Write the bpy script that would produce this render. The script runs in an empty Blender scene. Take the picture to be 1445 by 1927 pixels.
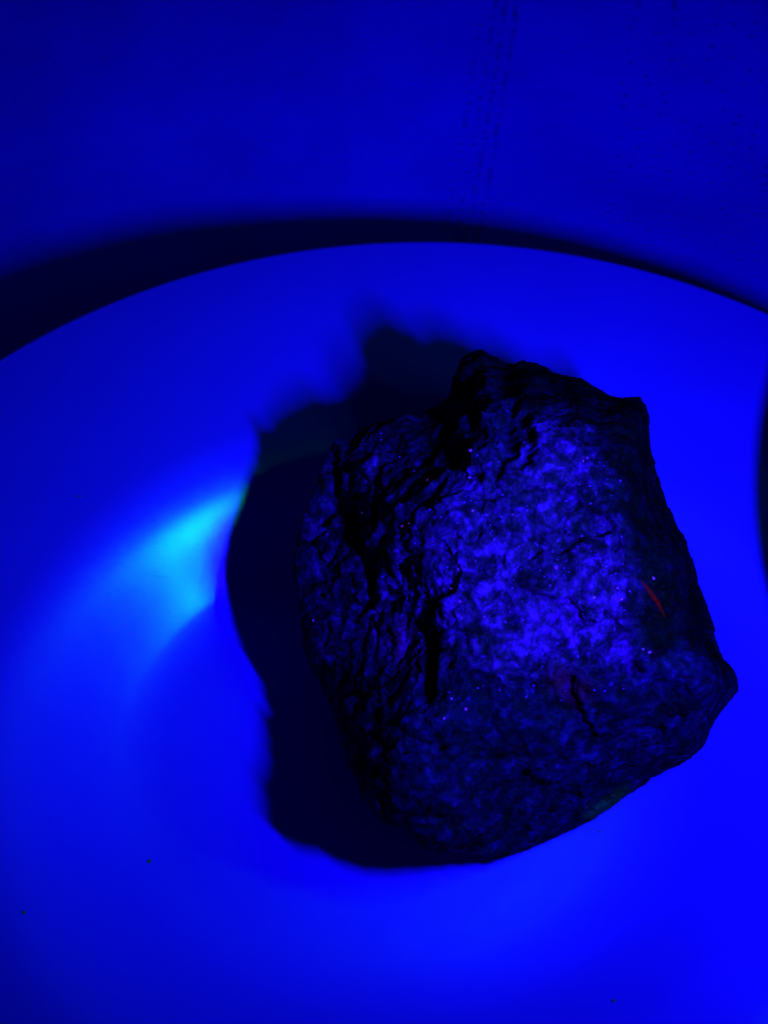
import bpy, bmesh, math, random
import numpy as np
from mathutils import Vector, Matrix, noise
from mathutils.bvhtree import BVHTree
random.seed(7); rng = np.random.default_rng(7)
sc = bpy.context.scene
CM = 0.01
# ------------------------------------------------------------------ camera
EL = math.radians(50); D = 24.0; FPX = 2222.0; PW, PH = 1445.0, 1927.0
B = np.array([0, -math.cos(EL), math.sin(EL)]); R = np.array([1.0, 0, 0]); U = np.array([0, math.sin(EL), math.cos(EL)])
CAM = B * D
cd = bpy.data.cameras.new('camera'); cam = bpy.data.objects.new('camera', cd); sc.collection.objects.link(cam)
cam.location = CAM * CM; cam.rotation_euler = (math.pi/2 - EL, 0, 0)
cd.sensor_fit = 'HORIZONTAL'; cd.angle = 2*math.atan(PW/2/FPX)
cd.clip_start = 0.005; cd.clip_end = 10
cd.dof.use_dof = True; cd.dof.focus_distance = 0.185; cd.dof.aperture_fstop = 34
sc.camera = cam
# ------------------------------------------------------------------ room light: almost dark, ultraviolet spill
w = bpy.data.worlds.new('World'); sc.world = w; w.use_nodes = True
bg = w.node_tree.nodes['Background']; bg.inputs['Color'].default_value = (0.0, 0.0, 1, 1); bg.inputs['Strength'].default_value = 0.034
# ------------------------------------------------------------------ torch light
TORCH = np.array([5.2, -9.75, 12.5]); AIM = np.array([0.8, 7.6, 1.0])
TDIR = (AIM - TORCH) / np.linalg.norm(AIM - TORCH)
ROWS = np.array([0, -.62, -1.12]) + TDIR*.15
def strip(name, pos, aim, wx, wy, col, en, along=(0, 0, 1), spread=136):
    l = bpy.data.lights.new(name, 'AREA'); l.shape = 'RECTANGLE'; l.size = wx*CM; l.size_y = wy*CM; l.color = col; l.energy = en; l.spread = math.radians(spread)
    o = bpy.data.objects.new(name, l); sc.collection.objects.link(o); o.location = np.array(pos)*CM
    z = -Vector(np.array(aim)-np.array(pos)).normalized(); y = Vector(along); y = (y - z*y.dot(z)).normalized(); x = y.cross(z)
    o.rotation_euler = Matrix((x, y, z)).transposed().to_euler(); return o
# the violet diodes of the torch, and an added cyan strip light off the frame, there only for the plate's glint
lo = strip('diode_row_violet', TORCH+ROWS, AIM+ROWS, 0.35, 1.7, (0.008, 0.003, 1.0), 0.53)
lo2 = strip('added_glint_light', np.array([7.6, -8.4, 12.4]), np.array([-3.8, -1.2, .8]), 0.3, 5.0, (0.0, .8, .12), 0.072, (2, -1.87, -2), 88)
sc.view_settings.view_transform = 'Standard'; sc.view_settings.look = 'None'; sc.view_settings.exposure = 0; sc.view_settings.gamma = 1
sc.cycles.max_bounces = 8

# ------------------------------------------------------------------ helpers
def obj(name, me, mat, parent=None):
    o = bpy.data.objects.new(name, me); sc.collection.objects.link(o)
    if mat: me.materials.append(mat)
    if parent: o.parent = parent
    return o
def mesh_np(name, V, F, smooth=True):
    me = bpy.data.meshes.new(name); me.from_pydata([tuple(v) for v in V], [], [tuple(f) for f in F]); me.update()
    if smooth: me.polygons.foreach_set('use_smooth', [True]*len(me.polygons))
    return me
def lathe(name, prof, seg=64, closed=False):
    V = []; F = []
    for r, z in prof:
        for k in range(seg):
            a = 2*math.pi*k/seg; V.append((r*math.cos(a)*CM, r*math.sin(a)*CM, z*CM))
    n = len(prof)
    for i in range(n if closed else n-1):
        j = (i+1) % n
        for k in range(seg):
            l = (k+1) % seg; F.append((i*seg+k, i*seg+l, j*seg+l, j*seg+k))
    if not closed:
        if prof[0][0] > 0: F.append(tuple(range(seg-1, -1, -1)))
        if prof[-1][0] > 0: F.append(tuple((n-1)*seg+k for k in range(seg)))
    return mesh_np(name, V, F)
def new_mat(name):
    m = bpy.data.materials.new(name); m.use_nodes = True; nt = m.node_tree
    return m, nt, nt.nodes['Principled BSDF']
class N:
    def __init__(s, nt): s.nt = nt
    def n(s, t, **k):
        x = s.nt.nodes.new(t)
        for a, v in k.items(): setattr(x, a, v)
        return x
    def l(s, a, b): s.nt.links.new(a, b)
def ramp(g, src, stops):
    r = g.n('ShaderNodeValToRGB'); g.l(src, r.inputs[0])
    e = r.color_ramp.elements
    while len(e) < len(stops): e.new(0.5)
    for el, (p, c) in zip(e, stops): el.position = p; el.color = (*c, 1) if len(c) == 3 else c
    return r
def math_n(g, op, a, b=None, clamp=False):
    m = g.n('ShaderNodeMath', operation=op, use_clamp=clamp)
    for i, v in enumerate((a, b)):
        if v is None: continue
        if isinstance(v, (int, float)): m.inputs[i].default_value = v
        else: g.l(v, m.inputs[i])
    return m.outputs[0]
def to_px(P):
    d = P - CAM; dep = -(d @ B)
    return np.stack([PW/2 + FPX*(d @ R)/dep, PH/2 - FPX*(d @ U)/dep], -1), dep
def from_px(x, y, z):
    d = R*(x-PW/2)/FPX - U*(y-PH/2)/FPX - B
    return CAM + d*((z-CAM[2])/d[2])

# ------------------------------------------------------------------ tablecloth
m, nt, p = new_mat('cotton_cloth'); g = N(nt)
tc = g.n('ShaderNodeTexCoord'); mp = g.n('ShaderNodeMapping'); mp.inputs['Rotation'].default_value = (0, 0, math.radians(-22)); mp.inputs['Scale'].default_value = (100, 100, 100)
g.l(tc.outputs['Object'], mp.inputs['Vector']); sx = g.n('ShaderNodeSeparateXYZ'); g.l(mp.outputs[0], sx.inputs[0])
nz = g.n('ShaderNodeTexNoise'); nz.inputs['Scale'].default_value = 55; nz.inputs['Detail'].default_value = 5; g.l(tc.outputs['Object'], nz.inputs['Vector'])
wob = math_n(g, 'MULTIPLY', nz.outputs[0], 1.6)
s1 = math_n(g, 'SINE', math_n(g, 'ADD', math_n(g, 'MULTIPLY', sx.outputs['Y'], 2*math.pi/0.075), wob))
s2 = math_n(g, 'SINE', math_n(g, 'ADD', math_n(g, 'MULTIPLY', sx.outputs['X'], 2*math.pi/0.085), wob))
weave = math_n(g, 'ADD', s1, math_n(g, 'MULTIPLY', s2, 0.5))
n2 = g.n('ShaderNodeTexNoise'); n2.inputs['Scale'].default_value = 420; n2.inputs['Detail'].default_value = 4; g.l(tc.outputs['Object'], n2.inputs['Vector'])
hgt = math_n(g, 'ADD', math_n(g, 'MULTIPLY', weave, 0.3), math_n(g, 'MULTIPLY', n2.outputs[0], 0.9))
bp = g.n('ShaderNodeBump'); bp.inputs['Strength'].default_value = 0.8; bp.inputs['Distance'].default_value = 0.0004; g.l(hgt, bp.inputs['Height']); g.l(bp.outputs[0], p.inputs['Normal'])
rp = ramp(g, nz.outputs[0], [(0.3, (0.10, 0.002, 0.62)), (0.7, (0.12, 0.003, 0.72))])
at = g.n('ShaderNodeAttribute', attribute_name='eyelet')
mx = g.n('ShaderNodeMix', data_type='RGBA'); g.l(at.outputs['Fac'], mx.inputs[0]); g.l(rp.outputs[0], mx.inputs[6]); mx.inputs[7].default_value = (0.04, 0.004, 0.16, 1)
g.l(mx.outputs[2], p.inputs['Base Color']); p.inputs['Roughness'].default_value = 0.95; p.inputs['Specular IOR Level'].default_value = 0.1
CLOTH = m
CLZ = 1.1   # the plate stands on a foot ring this deep
# openwork bands: rows of small pulled-thread holes, dimpled into the cloth
holes = []
def rowline(a, b, step, amp, prob=1.0, size=0.05):
    A = from_px(*a, 0)[:2]; Bq = from_px(*b, 0)[:2]; L = np.linalg.norm(Bq-A); n = int(L/step)
    for i in range(n):
        if rng.random() > prob: continue
        q = A + (Bq-A)*(i+0.5)/n + rng.normal(0, amp, 2); holes.append((q[0], q[1], size*rng.uniform(0.7, 1.2)))
for dx, pr in ((0, .75), (22, .8), (-20, .5), (-42, .35)):
    rowline((968+dx, -40), (868+dx, 440), 0.13, 0.02, pr, 0.045)
for k in range(9):
    rowline((1200+k*38, -40), (1120+k*36, 620), 0.36, 0.06, 0.62, 0.05)
holes = np.array(holes)
def cloth_z(X, Y):
    z = 0.10*np.sin(0.32*X+0.5*Y+1.0) + 0.06*np.sin(0.75*X-0.25*Y) + 0.03*np.sin(1.3*X+0.9*Y+2)
    r = np.hypot(X-0.9, Y+5.65)
    t = np.maximum(Y-11.5, 0); rise = 0.36*np.where(t < 4, t*t/8, t-2)     # the cloth rises behind the plate, shaped to face the lamp more
    z = z - 0.11*np.clip(-X-1, 0, 25)       # and sags to the left
    return z*np.clip((r-7)/6, 0, 1) + np.minimum(rise, 6)
def axis(lo, hi, flo, fhi, cs, fs):
    return np.concatenate([np.arange(lo, flo, cs), np.arange(flo, fhi, fs), np.arange(fhi, hi+cs, cs)])
ax = axis(-60, 60, -10, 12, 0.5, 0.05); ay = axis(-60, 60, 1.5, 19, 0.5, 0.05)
X, Y = np.meshgrid(ax, ay); X = X.ravel(); Y = Y.ravel(); Z = cloth_z(X, Y); ey = np.zeros_like(X)
idx = np.arange(len(X)).reshape(len(ay), len(ax))
for hx, hy, hs in holes:
    i0, i1 = np.searchsorted(ax, (hx-.25, hx+.25)); j0, j1 = np.searchsorted(ay, (hy-.25, hy+.25))
    ii = idx[j0:j1, i0:i1].ravel(); gg = np.exp(-((X[ii]-hx)**2+(Y[ii]-hy)**2)/(hs*hs))
    ey[ii] = np.maximum(ey[ii], gg)
    ring = np.exp(-((np.hypot(X[ii]-hx, Y[ii]-hy)-hs*1.9)**2)/(0.0016))
    Z[ii] += -0.07*gg + 0.012*ring
F = np.stack([idx[:-1, :-1], idx[:-1, 1:], idx[1:, 1:], idx[1:, :-1]], -1).reshape(-1, 4)
me = mesh_np('tablecloth', np.stack([X, Y, Z-CLZ], -1)*CM, F)
at = me.attributes.new('eyelet', 'FLOAT', 'POINT'); at.data.foreach_set('value', ey.astype(np.float32))
cl = obj('tablecloth', me, CLOTH)
cl['label'] = 'thin cotton tablecloth with pulled-thread openwork bands under the plate'; cl['category'] = 'tablecloth'
tm, tnt, tp = new_mat('table_wood'); tp.inputs['Base Color'].default_value = (.1, .08, .06, 1); tp.inputs['Roughness'].default_value = .6
gw = N(tnt); wv = gw.n('ShaderNodeTexWave'); wv.inputs['Scale'].default_value = 12; wv.inputs['Distortion'].default_value = 6
wr = ramp(gw, wv.outputs[0], [(0, (.07, .05, .03)), (1, (.14, .10, .07))]); gw.l(wr.outputs[0], tp.inputs['Base Color'])
bm = bmesh.new(); bmesh.ops.create_cube(bm, size=1)
for v in bm.verts: v.co = Vector((v.co.x*1.24, v.co.y*1.24, v.co.z*0.02 - 0.052))
bmesh.ops.bevel(bm, geom=bm.edges[:], offset=0.003, segments=2, affect='EDGES')
me = bpy.data.meshes.new('table_top'); bm.to_mesh(me); tb = obj('table_top', me, tm); tb['kind'] = 'structure'

# ------------------------------------------------------------------ plate
PC = np.array([0.90, -5.60]); PR = 11.58; RIMZ = 2.2
m, nt, p = new_mat('glazed_china'); g = N(nt)
p.inputs['Roughness'].default_value = 0.30; p.inputs['IOR'].default_value = 1.5; p.inputs['Specular IOR Level'].default_value = 0.55
tc = g.n('ShaderNodeTexCoord'); n1 = g.n('ShaderNodeTexNoise'); n1.inputs['Scale'].default_value = 30; n1.inputs['Detail'].default_value = 6; g.l(tc.outputs['Object'], n1.inputs['Vector'])
rp = ramp(g, n1.outputs[0], [(0.3, (0.10, 0.004, 0.38)), (0.7, (0.11, 0.005, 0.42))]); g.l(rp.outputs[0], p.inputs['Base Color'])
n2 = g.n('ShaderNodeTexNoise'); n2.inputs['Scale'].default_value = 260; n2.inputs['Detail'].default_value = 3; g.l(tc.outputs['Object'], n2.inputs['Vector'])
rr = ramp(g, n2.outputs[0], [(0.35, (.29,)*3), (0.7, (.31,)*3)]); g.l(rr.outputs[0], p.inputs['Roughness'])
bp = g.n('ShaderNodeBump'); bp.inputs['Strength'].default_value = 0.03; bp.inputs['Distance'].default_value = 0.0004; g.l(n2.outputs[0], bp.inputs['Height']); g.l(bp.outputs[0], p.inputs['Normal'])
CHINA = m
WALL0, WALLW, WALLH = 3.98, 3.44, 1.65
SH = np.array([-1.15, -.29]); SQ = np.array([-.08, -.22])       # the well sits off the rim's centre, shaped to place the glint
def plate_z(r):
    t = np.clip((r-WALL0)/WALLW, 0, 1); s = t*t*t*(t*(6*t-15)+10)
    t2 = np.clip((r-6.4)/(PR-6.4), 0, 1)
    return 0.45 + WALLH*s + (1.77-WALLH)*t2
def plate_r(x, y):
    r = np.hypot(x-PC[0], y-PC[1])
    for _ in range(12):
        k = np.clip(1-r/PR, 0, 1); r = np.hypot((x-PC[0]-SH[0]*k)/(1+SQ[0]*k), (y-PC[1]-SH[1]*k)/(1+SQ[1]*k))
    return r
rs = np.concatenate([np.linspace(0.0, 4.9, 12), np.linspace(5.0, PR-0.08, 80)])
prof = [(r, float(plate_z(r))) for r in rs]
zt = prof[-1][1]
prof += [(PR-0.03, zt+.005), (PR, zt-.03), (PR+.01, zt-.08), (PR-.03, zt-.14), (PR-.12, zt-.18)]
prof += [(r, float(plate_z(r))-0.24-0.05*(PR-r)/PR) for r in np.linspace(PR-0.4, 5.0, 20)]
prof += [(4.9, -1.04), (4.7, -1.09), (4.5, -1.07), (4.4, 0.1), (0.0, 0.2)]
me = lathe('plate', prof, 256)
for v in me.vertices:
    k = max(0, 1-math.hypot(v.co.x, v.co.y)/(PR*CM)); v.co.x += v.co.x*SQ[0]*k + SH[0]*k*CM; v.co.y += v.co.y*SQ[1]*k + SH[1]*k*CM
pl = obj('plate', me, CHINA); pl.location = (PC[0]*CM, PC[1]*CM, 0)
pl['label'] = 'large smooth round plate glowing blue, with raised curved sides, on the tablecloth'; pl['category'] = 'plate'
PBVH = BVHTree.FromPolygons([Vector(v.co)+pl.location for v in me.vertices], [tuple(q.vertices) for q in me.polygons])
def on(bvh, x, y):
    d = R*(x-PW/2)/FPX - U*(y-PH/2)/FPX - B
    return bvh.ray_cast(Vector(CAM*CM), Vector(d).normalized())

# ------------------------------------------------------------------ rock
SIL = [(858,692),(870,672),(890,664),(905,657),(918,664),(935,672),(948,684),(962,685),(978,679),(1005,680),(1030,687),(1048,699),(1075,706),(1095,709),(1118,727),(1150,745),(1170,751),(1200,750),(1216,765),(1222,795),(1227,840),(1232,875),(1242,905),(1262,965),(1290,1020),(1303,1055),(1318,1110),(1335,1160),(1350,1210),(1361,1243),(1378,1255),(1388,1275),(1387,1300),(1370,1325),(1350,1355),(1325,1405),(1300,1430),(1265,1445),(1210,1475),(1160,1510),(1120,1540),(1050,1575),(990,1600),(940,1612),(880,1608),(840,1607),(800,1600),(775,1580),(760,1560),(725,1552),(695,1525),(680,1505),(672,1480),(655,1450),(640,1400),(625,1340),(605,1290),(585,1250),(570,1210),(565,1170),(556,1110),(552,1070),(562,1000),(585,930),(605,885),(625,845),(680,805),(740,785),(800,770),(840,745),(852,715)]
SIL = np.array(SIL, float); CPX = np.array([970., 1130.])
RC = np.array([2.14, -4.24, 2.75])
bm = bmesh.new(); bmesh.ops.create_icosphere(bm, subdivisions=8, radius=1)
tmp = bpy.data.meshes.new('tmp'); bm.to_mesh(tmp); bm.free()
nv = len(tmp.vertices); DIR = np.empty(nv*3, np.float32); tmp.vertices.foreach_get('co', DIR); DIR = DIR.reshape(-1, 3).astype(float)
FACES = np.empty(len(tmp.polygons)*3, np.int32); tmp.polygons.foreach_get('vertices', FACES); FACES = FACES.reshape(-1, 3)
FR = np.stack([R, U, B])
PL = [((.02, .12, 1), 2.15), ((.15, -.80, .60), 2.55), ((-.66, .08, .75), 2.5), ((.92, .22, .34), 2.75), ((.05, .95, .30), 3.15),
      ((-.58, -.52, .63), 2.85), ((-.48, .62, .62), 2.85), ((.55, .62, .56), 3.0), ((.75, -.5, .45), 3.1), ((0, .55, -.83), 2.7), ((.6, .3, -.74), 3.0), ((-.6, .3, -.74), 3.0), ((.5, -.8, -.2), 3.5), ((-.4, -.9, -.1), 3.6)]
acc = np.zeros(nv); PW_ = 12
for n, h in PL:
    n = np.array(n)/np.linalg.norm(n); c = DIR @ (n @ FR); acc += np.maximum(0, c/h)**PW_
acc += np.maximum(0, -DIR[:, 2]/2.3)**PW_
V = DIR/acc[:, None]**(1/PW_)
# large-scale irregularity
def nz_arr(P, s, off, oct=3, lac=2.0, H=0.9):
    out = np.empty(len(P))
    for i, q in enumerate(P*s+off): out[i] = noise.fractal(q, H, lac, oct)
    return out
V *= (1 + 0.05*nz_arr(DIR, 1.3, 3.1, 2))[:, None]
V -= np.outer((V @ B)*0.12, B)
angT = np.arctan2(-(SIL[:, 1]-CPX[1]), SIL[:, 0]-CPX[0])
def target_r(th):
    # exact polygon ray intersection, tabulated
    tab = np.linspace(-math.pi, math.pi, 1441); out = np.zeros_like(tab)
    A = SIL-CPX; A = A*[1, -1]; Bq = np.roll(A, -1, 0)
    for i, t in enumerate(tab):
        d = np.array([math.cos(t), math.sin(t)]); e = Bq-A
        den = d[0]*e[:, 1]-d[1]*e[:, 0]; den = np.where(abs(den) < 1e-9, 1e-9, den)
        s = (A[:, 0]*e[:, 1]-A[:, 1]*e[:, 0])/den; u = (A[:, 0]*d[1]-A[:, 1]*d[0])/den
        ok = (s > 0) & (u >= -1e-6) & (u <= 1+1e-6); out[i] = s[ok].max() if ok.any() else 400
    return np.interp(th, tab, out)
NB = 720; CEN = (np.arange(NB)+.5)/NB*2*math.pi-math.pi
def smooth_bins(a, K): return np.array([a[np.arange(i-K, i+K+1) % NB].mean() for i in range(NB)])
def at_angle(th, a): return np.interp(th, np.r_[CEN[-1]-2*math.pi, CEN, CEN[0]+2*math.pi], np.r_[a[-1], a, a[0]])
TGT = target_r(CEN); TGS = smooth_bins(TGT, 9)
def warp(V, RC, detail=False):
    px, dep = to_px(V+RC); q = (px-CPX)*[1, -1]; th = np.arctan2(q[:, 1], q[:, 0]); r = np.hypot(q[:, 0], q[:, 1])
    if detail:      # the small bumps of the outline, once, near the rim of the stone only
        wgt = np.clip((r/at_angle(th, TGS)-0.74)/0.24, 0, 1)**1.5; f = 1+(at_angle(th, TGT)/at_angle(th, TGS)-1)*wgt
    else:
        b = np.clip(((th+math.pi)/(2*math.pi)*NB).astype(int), 0, NB-1); mxr = np.zeros(NB); np.maximum.at(mxr, b, r)
        f = at_angle(th, smooth_bins(TGS/smooth_bins(mxr, 6), 4))
    q2 = q*f[:, None]
    lat = np.outer(q2[:, 0]*dep/FPX + (CPX[0]-PW/2)*dep/FPX, R) + np.outer(q2[:, 1]*dep/FPX - (CPX[1]-PH/2)*dep/FPX, U)
    return CAM + lat - np.outer(dep, B) - RC
def settle(V, RC):
    P = V+RC; low = np.argsort(P[:, 2])[:400]
    zp = plate_z(plate_r(P[:, 0], P[:, 1]))+0.012
    gap = np.percentile(P[:, 2]-zp, 0.3)
    return RC - B*(gap/B[2])
for _ in range(4):
    RC = settle(V, RC); V = warp(V, RC)
px, dep = to_px(V+RC); fw = 1/(1+np.exp(-((V @ B)+0.6)*2.5))
V += np.outer(fw*(1.7*np.exp(-(((px[:, 0]-690)/150)**2+((px[:, 1]-1500)/170)**2)) + 0.9*np.exp(-(((px[:, 0]-860)/120)**2+((px[:, 1]-1600)/110)**2)) - 0.75*np.exp(-(((px[:, 0]-600)/150)**2+((px[:, 1]-1020)/200)**2)) - 0.6*np.exp(-(((px[:, 0]-640)/110)**2+((px[:, 1]-850)/100)**2)) - 0.7*np.exp(-(((px[:, 0]-900)/120)**2+((px[:, 1]-690)/90)**2)) + 0.5*np.exp(-(((px[:, 0]-630)/90)**2+((px[:, 1]-1330)/110)**2))), B)
for _ in range(2):
    RC = settle(V, RC); V = warp(V, RC)
V = warp(V, RC, True)
# chipped relief: ridges, grooves and pits laid where the stone has them
def seg_dist(P, poly):
    d = np.full(len(P), 1e9)
    for a, b in zip(poly[:-1], poly[1:]):
        a = np.array(a, float); b = np.array(b, float); e = b-a; t = np.clip(((P-a) @ e)/(e @ e), 0, 1)
        d = np.minimum(d, np.hypot(*(P-a-np.outer(t, e)).T))
    return d
def normals(V):
    a, b, c = V[FACES[:, 0]], V[FACES[:, 1]], V[FACES[:, 2]]; fn = np.cross(b-a, c-a); out = np.zeros_like(V)
    for k in range(3): np.add.at(out, FACES[:, k], fn)
    return out/np.maximum(np.linalg.norm(out, axis=1), 1e-12)[:, None]
px, dep = to_px(V+RC); nrm = normals(V); front = np.clip((nrm @ B)*3, 0, 1)
wob = np.stack([nz_arr(V, 1.6, 5, 3), nz_arr(V, 1.6, 25, 3)], -1)*16; pw = px+wob
GRV = [([(617,880),(632,935),(652,975),(668,1020),(682,1070),(690,1130)], 13, .30), ([(745,1080),(765,1110),(735,1120)], 24, .22),
       ([(812,1190),(800,1290)], 16, .42), ([(872,730),(890,765),(905,820)], 13, .24), ([(962,760),(955,830),(938,930)], 14, .26), ([(995,770),(988,860)], 12, .22),
       ([(905,985),(930,990)], 16, .15), ([(640,1330),(665,1400),(690,1470)], 12, .22), ([(690,1330),(720,1440)], 12, .18),
       ([(1060,1195),(1085,1235)], 22, .08), ([(930,1590),(990,1580)], 12, .1), ([(760,1380),(830,1400)], 12, .14)]
RDG = [([(1085,790),(1150,920),(1185,1050),(1195,1150),(1205,1238)], 34, .10), ([(830,1235),(940,1270),(1060,1252),(1205,1238)], 30, .09), ([(910,720),(928,780)], 22, .12),
       ([(870,770),(900,900)], 24, .12), ([(700,830),(760,800)], 22, .12), ([(640,850),(700,880)], 20, .14), ([(1205,1240),(1320,1275)], 26, .12)]
GRV = [(a, b*1.15, c*.62) for a, b, c in GRV]; dsp = np.zeros(nv)
for pl_, wd, am in GRV: dsp -= am*np.exp(-(seg_dist(pw, pl_)/wd)**2)
for pl_, wd, am in RDG: dsp += am*np.exp(-(seg_dist(pw, pl_)/wd)**2)
edge = 1-np.clip(np.abs(nrm @ B)*1.8, 0, 1); V += nrm*(dsp*front*(1-edge))[:, None]
def cell(P, s, off):
    # every cell is a small broken facet with its own tilt
    h = np.empty(len(P)); e = np.empty(len(P))
    for i, q in enumerate(P*s+off):
        dd, pp = noise.voronoi(q); c = pp[0]; h[i] = (Vector(q)-c).dot((noise.cell_vector(c*5.3)-Vector((.5, .5, .5)))*1.1); e[i] = noise.cell(c*7.3)
    return h/s, e
# bedding: chips are drawn out along one slanting direction
BD = (R*0.80 + U*0.55 + B*0.15); BD /= np.linalg.norm(BD)
st = V - np.outer((V @ BD)*0.30, BD) + 0.10*np.stack([nz_arr(V, 1.6, k) for k in (11, 17, 29)], -1)
h1, e1 = cell(st, 0.8, 4.2); h2, e2 = cell(st, 2.2, 9.7); h3, e3 = cell(st, 5.5, 2.7)
n1 = nz_arr(st, 0.8, 40, 3); n3 = nz_arr(st, 7.5, 60, 3, 2.1, .7); n4 = nz_arr(V, 19, 70, 2, 2.1, .7)
nrm = normals(V); px2, _ = to_px(V+RC); rim = np.clip(seg_dist(px2, list(map(tuple, SIL))+[tuple(SIL[0])])/60, 0, 1)
edge = np.maximum(1-np.clip(np.abs(nrm @ B)*2.2, 0, 1), 0.9*(1-rim))
d2 = 0.26*h1 + 0.01*(e1-.5) + 0.32*h2 + 0.012*(e2-.5) + 0.42*h3 + 0.010*(e3-.5) + 0.06*n1
V += nrm*(d2*(1-0.82*edge))[:, None]
nrm = normals(V); V += nrm*(0.018*n3+.010*n4)[:, None]
# rest on the plate, never through it
P = V+RC; zp = plate_z(plate_r(P[:, 0], P[:, 1]))+0.016; P[:, 2] = np.maximum(P[:, 2], zp)
px, dep = to_px(P)
# mineral map: pale broken face, darker round it; light painted into its middle and left
FRESH_LIT = [(575,1150),(590,980),(640,870),(720,830),(780,880),(870,850),(960,850),(1040,790),(1085,790),(1150,920),(1185,1050),(1200,1130),(1212,1240),(1100,1262),(950,1280),(840,1260),(790,1230),(700,1230),(600,1230)]
def inside_dist(Pp, poly):
    poly = np.array(poly, float); ins = np.zeros(len(Pp), bool); j = len(poly)-1
    for i in range(len(poly)):
        a, b = poly[i], poly[j]; c = ((a[1] > Pp[:, 1]) != (b[1] > Pp[:, 1])) & (Pp[:, 0] < (b[0]-a[0])*(Pp[:, 1]-a[1])/(b[1]-a[1]+1e-9)+a[0]); ins ^= c; j = i
    d = seg_dist(Pp, list(map(tuple, poly))+[tuple(poly[0])]); return np.where(ins, d, -d)
sd = inside_dist(px+wob*1.5, FRESH_LIT); fresh_lit = np.clip(0.5+sd/70, 0, 1)*front
lit_core = np.exp(-(((px[:, 0]-1060)/250)**2+((px[:, 1]-1140)/150)**2)); 
fresh_lit = np.clip(fresh_lit*(0.46+0.38*lit_core), 0, 1)  # paler towards the middle: the lit patch is put into the colour
green = np.exp(-(seg_dist(px, [(1110,1535),(1175,1492)])/13)**2)*0.6
RIGHT_DARK = [(870,640),(960,760),(1085,800),(1150,920),(1188,1060),(1212,1225),(1300,1250),(1440,1260),(1440,640)]
right_dark = np.clip(.5+inside_dist(px+wob*1.6, RIGHT_DARK)/50, 0, 1)
rust = np.maximum(np.exp(-(seg_dist(px, [(1055,1280),(1085,1300)])/26)**2), np.exp(-(seg_dist(px, [(745,1200),(775,1240)])/30)**2))
me = bpy.data.meshes.new('rough_stone'); me.vertices.add(nv); me.vertices.foreach_set('co', (P-np.array([RC[0], RC[1], 0.46])).ravel()*CM)
nf = len(FACES); me.loops.add(nf*3); me.loops.foreach_set('vertex_index', FACES.ravel()); me.polygons.add(nf)
me.polygons.foreach_set('loop_start', np.arange(nf)*3); me.update(calc_edges=True); me.validate(); me.polygons.foreach_set('use_smooth', [True]*nf)
for nm, a in (('right_dark', right_dark), ('fresh_lit', fresh_lit), ('green', green), ('rust', rust)):
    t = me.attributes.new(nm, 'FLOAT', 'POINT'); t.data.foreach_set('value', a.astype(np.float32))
m, nt, p = new_mat('rough_stone'); g = N(nt)
tc = g.n('ShaderNodeTexCoord')
def nse(scale, det=6, rough=.6, dist=0.0):
    x = g.n('ShaderNodeTexNoise'); x.inputs['Scale'].default_value = scale; x.inputs['Detail'].default_value = det; x.inputs['Roughness'].default_value = rough; x.inputs['Distortion'].default_value = dist; g.l(tc.outputs['Object'], x.inputs['Vector']); return x.outputs[0]
a_, b_, c_ = nse(300, 5, .65, .6), nse(800, 4, .65), nse(90, 4, .5)
mixn = math_n(g, 'ADD', math_n(g, 'MULTIPLY', a_, .5), math_n(g, 'ADD', math_n(g, 'MULTIPLY', b_, .32), math_n(g, 'MULTIPLY', c_, .18)))
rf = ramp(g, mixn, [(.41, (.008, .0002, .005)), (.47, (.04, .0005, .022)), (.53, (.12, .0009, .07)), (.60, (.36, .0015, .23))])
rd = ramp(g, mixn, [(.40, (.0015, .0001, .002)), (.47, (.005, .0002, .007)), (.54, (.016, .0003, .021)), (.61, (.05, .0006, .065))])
af = g.n('ShaderNodeAttribute', attribute_name='fresh_lit'); ag = g.n('ShaderNodeAttribute', attribute_name='green'); ar = g.n('ShaderNodeAttribute', attribute_name='rust')
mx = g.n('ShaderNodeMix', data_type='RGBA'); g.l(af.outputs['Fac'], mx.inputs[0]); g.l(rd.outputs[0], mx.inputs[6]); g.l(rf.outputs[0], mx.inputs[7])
mr = g.n('ShaderNodeMix', data_type='RGBA'); g.l(math_n(g, 'MULTIPLY', ar.outputs['Fac'], .10), mr.inputs[0]); g.l(mx.outputs[2], mr.inputs[6]); mr.inputs[7].default_value = (.9, .002, .03, 1)
mg = g.n('ShaderNodeMix', data_type='RGBA'); g.l(ag.outputs['Fac'], mg.inputs[0]); g.l(mr.outputs[2], mg.inputs[6]); mg.inputs[7].default_value = (.004, .03, .008, 1)
ac = g.n('ShaderNodeAttribute', attribute_name='right_dark'); mc = g.n('ShaderNodeMix', data_type='RGBA'); mc.blend_type = 'MULTIPLY'
g.l(ac.outputs['Fac'], mc.inputs[0]); g.l(mg.outputs[2], mc.inputs[6]); mc.inputs[7].default_value = (.22, .12, .20, 1)      # darkens the colour of the right and upper right side
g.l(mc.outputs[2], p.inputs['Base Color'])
rr = ramp(g, b_, [(.4, (.75,)*3), (.65, (.45,)*3)]); g.l(rr.outputs[0], p.inputs['Roughness']); p.inputs['Specular IOR Level'].default_value = .012
bp = g.n('ShaderNodeBump'); bp.inputs['Strength'].default_value = .7; bp.inputs['Distance'].default_value = .0008; g.l(math_n(g, 'ADD', a_, math_n(g, 'MULTIPLY', b_, .6)), bp.inputs['Height']); g.l(bp.outputs[0], p.inputs['Normal'])
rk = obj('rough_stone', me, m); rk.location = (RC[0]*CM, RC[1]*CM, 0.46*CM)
rk['label'] = 'chunky rough stone with a speckled violet-blue broken face, resting on the plate'; rk['category'] = 'rock'
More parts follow.
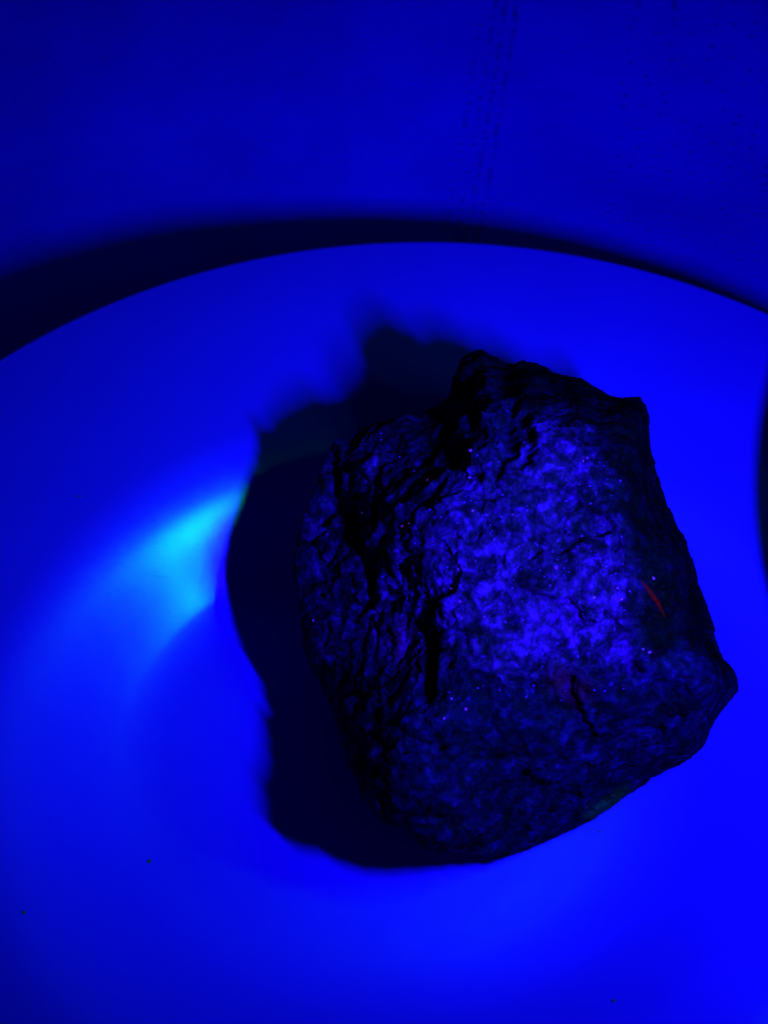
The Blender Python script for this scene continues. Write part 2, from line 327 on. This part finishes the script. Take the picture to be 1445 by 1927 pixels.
RBVH = BVHTree.FromPolygons([tuple(v) for v in P*CM], FACES.tolist())
rinv = Vector(rk.location)
# red mineral streak
def ribbon(name, pts, wid, lift, mat, parent, bvh, base, n=26):
    pts = np.array(pts, float); s = np.r_[0, np.cumsum(np.hypot(*np.diff(pts, axis=0).T))]; V = []; F = []
    for i in range(n+1):
        t = s[-1]*i/n; c = np.array([np.interp(t, s, pts[:, 0]), np.interp(t, s, pts[:, 1])])
        c2 = np.array([np.interp(min(t+2, s[-1]), s, pts[:, 0]), np.interp(min(t+2, s[-1]), s, pts[:, 1])]); c1 = np.array([np.interp(max(t-2, 0), s, pts[:, 0]), np.interp(max(t-2, 0), s, pts[:, 1])])
        e = (c2-c1)/np.linalg.norm(c2-c1); nn = np.array([-e[1], e[0]]); hw = wid*math.sin(math.pi*min(max(i/n, .04), .96))**.7*(0.8+.4*random.random())
        for k in (-1, -.5, 0, .5, 1):
            q = c+nn*hw*k; hit = on(bvh, *q)
            h = hit[0] if hit[0] else V[-1]+base
            li = lift*(1-abs(k)*1.35)
            V.append(h+hit[1]*li*CM-base if hit[0] else h-base)
    for i in range(n):
        for k in range(4): a = i*5+k; F.append((a, a+1, a+6, a+5))
    return obj(name, mesh_np(name, V, F), mat, parent)
vm, nt, p = new_mat('red_fluorescent_mineral'); g = N(nt); p.inputs['Base Color'].default_value = (.25, .0, .0, 1); p.inputs['Roughness'].default_value = .9; p.inputs['Specular IOR Level'].default_value = 0.02
# the mineral really gives off faint red light under ultraviolet
tc = g.n('ShaderNodeTexCoord'); x = g.n('ShaderNodeTexNoise'); x.inputs['Scale'].default_value = 500; g.l(tc.outputs['Object'], x.inputs['Vector'])
er = ramp(g, x.outputs[0], [(.35, (.01, 0, .005)), (.65, (.13, 0, .012))]); g.l(er.outputs[0], p.inputs['Emission Color']); p.inputs['Emission Strength'].default_value = .33
v = ribbon('mineral_streak', [(1206,1092),(1222,1112),(1238,1135),(1252,1162)], 4.6, .012, vm, rk, RBVH, rinv)
v['label'] = 'thin dull red mineral streak on the right side'
# crystal grains catching the light
gm, nt, p = new_mat('crystal_grain'); p.inputs['Base Color'].default_value = (.5, .005, .36, 1); p.inputs['Roughness'].default_value = .7; p.inputs['Specular IOR Level'].default_value = .05
gm2, nt2, p2 = new_mat('fluorescent_grain'); p2.inputs['Specular IOR Level'].default_value = .05; p2.inputs['Base Color'].default_value = (.8, .01, .4, 1); p2.inputs['Emission Color'].default_value = (.20, .01, .8, 1); p2.inputs['Emission Strength'].default_value = .35
def grains(name, pts, mat, smin, smax):
    V = []; F = []
    for x, y in pts:
        h = on(RBVH, x, y)
        if h[0] is None: continue
        s = random.uniform(smin, smax)*CM; c = h[0]-rinv; b = len(V)
        ax_ = [Vector(np.array(q)) for q in np.linalg.qr(rng.normal(size=(3, 3)))[0]]
        for q, k in zip((ax_[0], -ax_[0], ax_[1], -ax_[1], ax_[2], -ax_[2]), (1, 1, .7, .7, .5, .5)): V.append(c+q*s*k)
        for a, d, e in ((0,2,4),(2,1,4),(1,3,4),(3,0,4),(2,0,5),(1,2,5),(3,1,5),(0,3,5)): F.append((b+a, b+d, b+e))
    o = obj(name, mesh_np(name, V, F, False), mat, rk); o['kind'] = 'stuff'; return o
pts = []
while len(pts) < 160:
    x, y = random.uniform(640, 1185), random.uniform(800, 1330)
    w_ = math.exp(-((x-1050)/170)**2-((y-1080)/170)**2)
    if random.random() < .12+w_: pts.append((x, y))
grains('crystal_grains', pts, gm, .010, .026)
glow = [(866,1132),(868,1163),(1170,1128),(1118,1125),(1210,1222),(1222,1228),(1105,862),(1097,868),(804,903),(757,990),(965,968),(590,1168),(682,965),(770,985),(876,1335),(850,1315)]
glow += [(random.gauss(1000, 120), random.gauss(1080, 110)) for _ in range(10)]
grains('glowing_grains', glow, gm2, .018, .038)

# ------------------------------------------------------------------ specks on the plate
dm, nt, p = new_mat('dark_crumb'); p.inputs['Base Color'].default_value = (.02, .02, .04, 1); p.inputs['Roughness'].default_value = .9
spk = [(281,1622,.035,'dark speck on the lower left of the plate, below the stone shadow'), (45,1718,.03,'dark speck nearest the lower left corner'), (1155,1885,.03,'dark speck at the bottom edge, right of centre'),
       (1128,1566,.022,'tiny speck just below the greenish edge of the stone'), (150,935,.022,'tiny speck at the left, beyond the bright highlight')]
for x, y, s, lab in spk:
    h = on(PBVH, x, y); bm = bmesh.new(); bmesh.ops.create_icosphere(bm, subdivisions=2, radius=s*CM)
    for v in bm.verts: v.co *= 1+.5*noise.noise(v.co*9000+Vector((x, y, 0))); v.co.z *= .6; v.co.z += s*.35*CM
    me = bpy.data.meshes.new('crumb'); bm.to_mesh(me); bm.free(); o = obj('crumb', me, dm); o.location = h[0]; o['label'] = lab; o['category'] = 'crumb'; o['group'] = 'specks scattered on the plate'
sm, nt, p = new_mat('knife_mark'); p.inputs['Base Color'].default_value = (.05, .05, .30, 1); p.inputs['Roughness'].default_value = .8
ribbon('scratch', [(278,1084),(292,1084),(306,1086),(320,1087)], 1.6, .004, sm, pl, PBVH, pl.location, 12)

# ------------------------------------------------------------------ torch at the right edge
bmt, nt, p = new_mat('black_anodised'); p.inputs['Base Color'].default_value = (.012, .012, .014, 1); p.inputs['Roughness'].default_value = .55; p.inputs['Metallic'].default_value = .0; p.inputs['Specular IOR Level'].default_value = .3
g = N(nt); tc = g.n('ShaderNodeTexCoord'); x = g.n('ShaderNodeTexNoise'); x.inputs['Scale'].default_value = 900; g.l(tc.outputs['Object'], x.inputs['Vector']); bp = g.n('ShaderNodeBump'); bp.inputs['Strength'].default_value = .2; bp.inputs['Distance'].default_value = .0001; g.l(x.outputs[0], bp.inputs['Height']); g.l(bp.outputs[0], p.inputs['Normal'])
gl, nt, p = new_mat('lens_glass'); p.inputs['Base Color'].default_value = (1, 1, 1, 1); p.inputs['Transmission Weight'].default_value = 1; p.inputs['Roughness'].default_value = 0; p.inputs['IOR'].default_value = 1.45
rf_, nt, p = new_mat('reflector_metal'); p.inputs['Base Color'].default_value = (.8, .8, .85, 1); p.inputs['Metallic'].default_value = 1; p.inputs['Roughness'].default_value = .15
em, nt, p = new_mat('ultraviolet_diode'); p.inputs['Emission Color'].default_value = (.01, .03, 1, 1); p.inputs['Emission Strength'].default_value = 3
T = bpy.data.objects.new('torch', None); sc.collection.objects.link(T)
T.location = TORCH*CM; T.rotation_euler = Vector(-TDIR).to_track_quat('Z', 'Y').to_euler()
T['label'] = 'black round head of an ultraviolet torch, out of focus at the right edge'; T['category'] = 'torch'
HR = 2.88
obj('head', lathe('head', [(HR-.16, .0), (HR, .0), (HR, .5), (HR-.06, .56), (HR-.06, .7), (HR, .76), (HR, 2.0), (1.25, 2.8), (1.2, 2.8), (1.2, 2.4), (.45, 1.15), (HR-.2, .3), (HR-.16, .28)], 96, True), bmt, T)
obj('reflector', lathe('reflector', [(.42, 1.1), (.9, .75), (HR-.24, .2), (HR-.22, .2), (.92, .78), (.44, 1.14)], 64, True), rf_, T)
obj('lens', lathe('lens', [(0, .12), (HR-.17, .12), (HR-.17, .18), (0, .18)], 64), gl, T)
obj('diode', lathe('diode', [(0, 1.0), (.3, 1.05), (.4, 1.12), (0, 1.13)], 32), em, T)
br = [(1.19, 2.81)]
for k in range(24): br += [(1.19, 3.0+k*.25), (1.24, 3.03+k*.25), (1.24, 3.15+k*.25), (1.19, 3.18+k*.25)]
br += [(1.19, 9.4), (0, 9.4)]
obj('barrel', lathe('barrel', [(0, 2.81)]+br, 64), bmt, T)
obj('tail_switch', lathe('tail_switch', [(0, 9.41), (.5, 9.41), (.5, 9.6), (.4, 9.7), (0, 9.7)], 32), bmt, T)
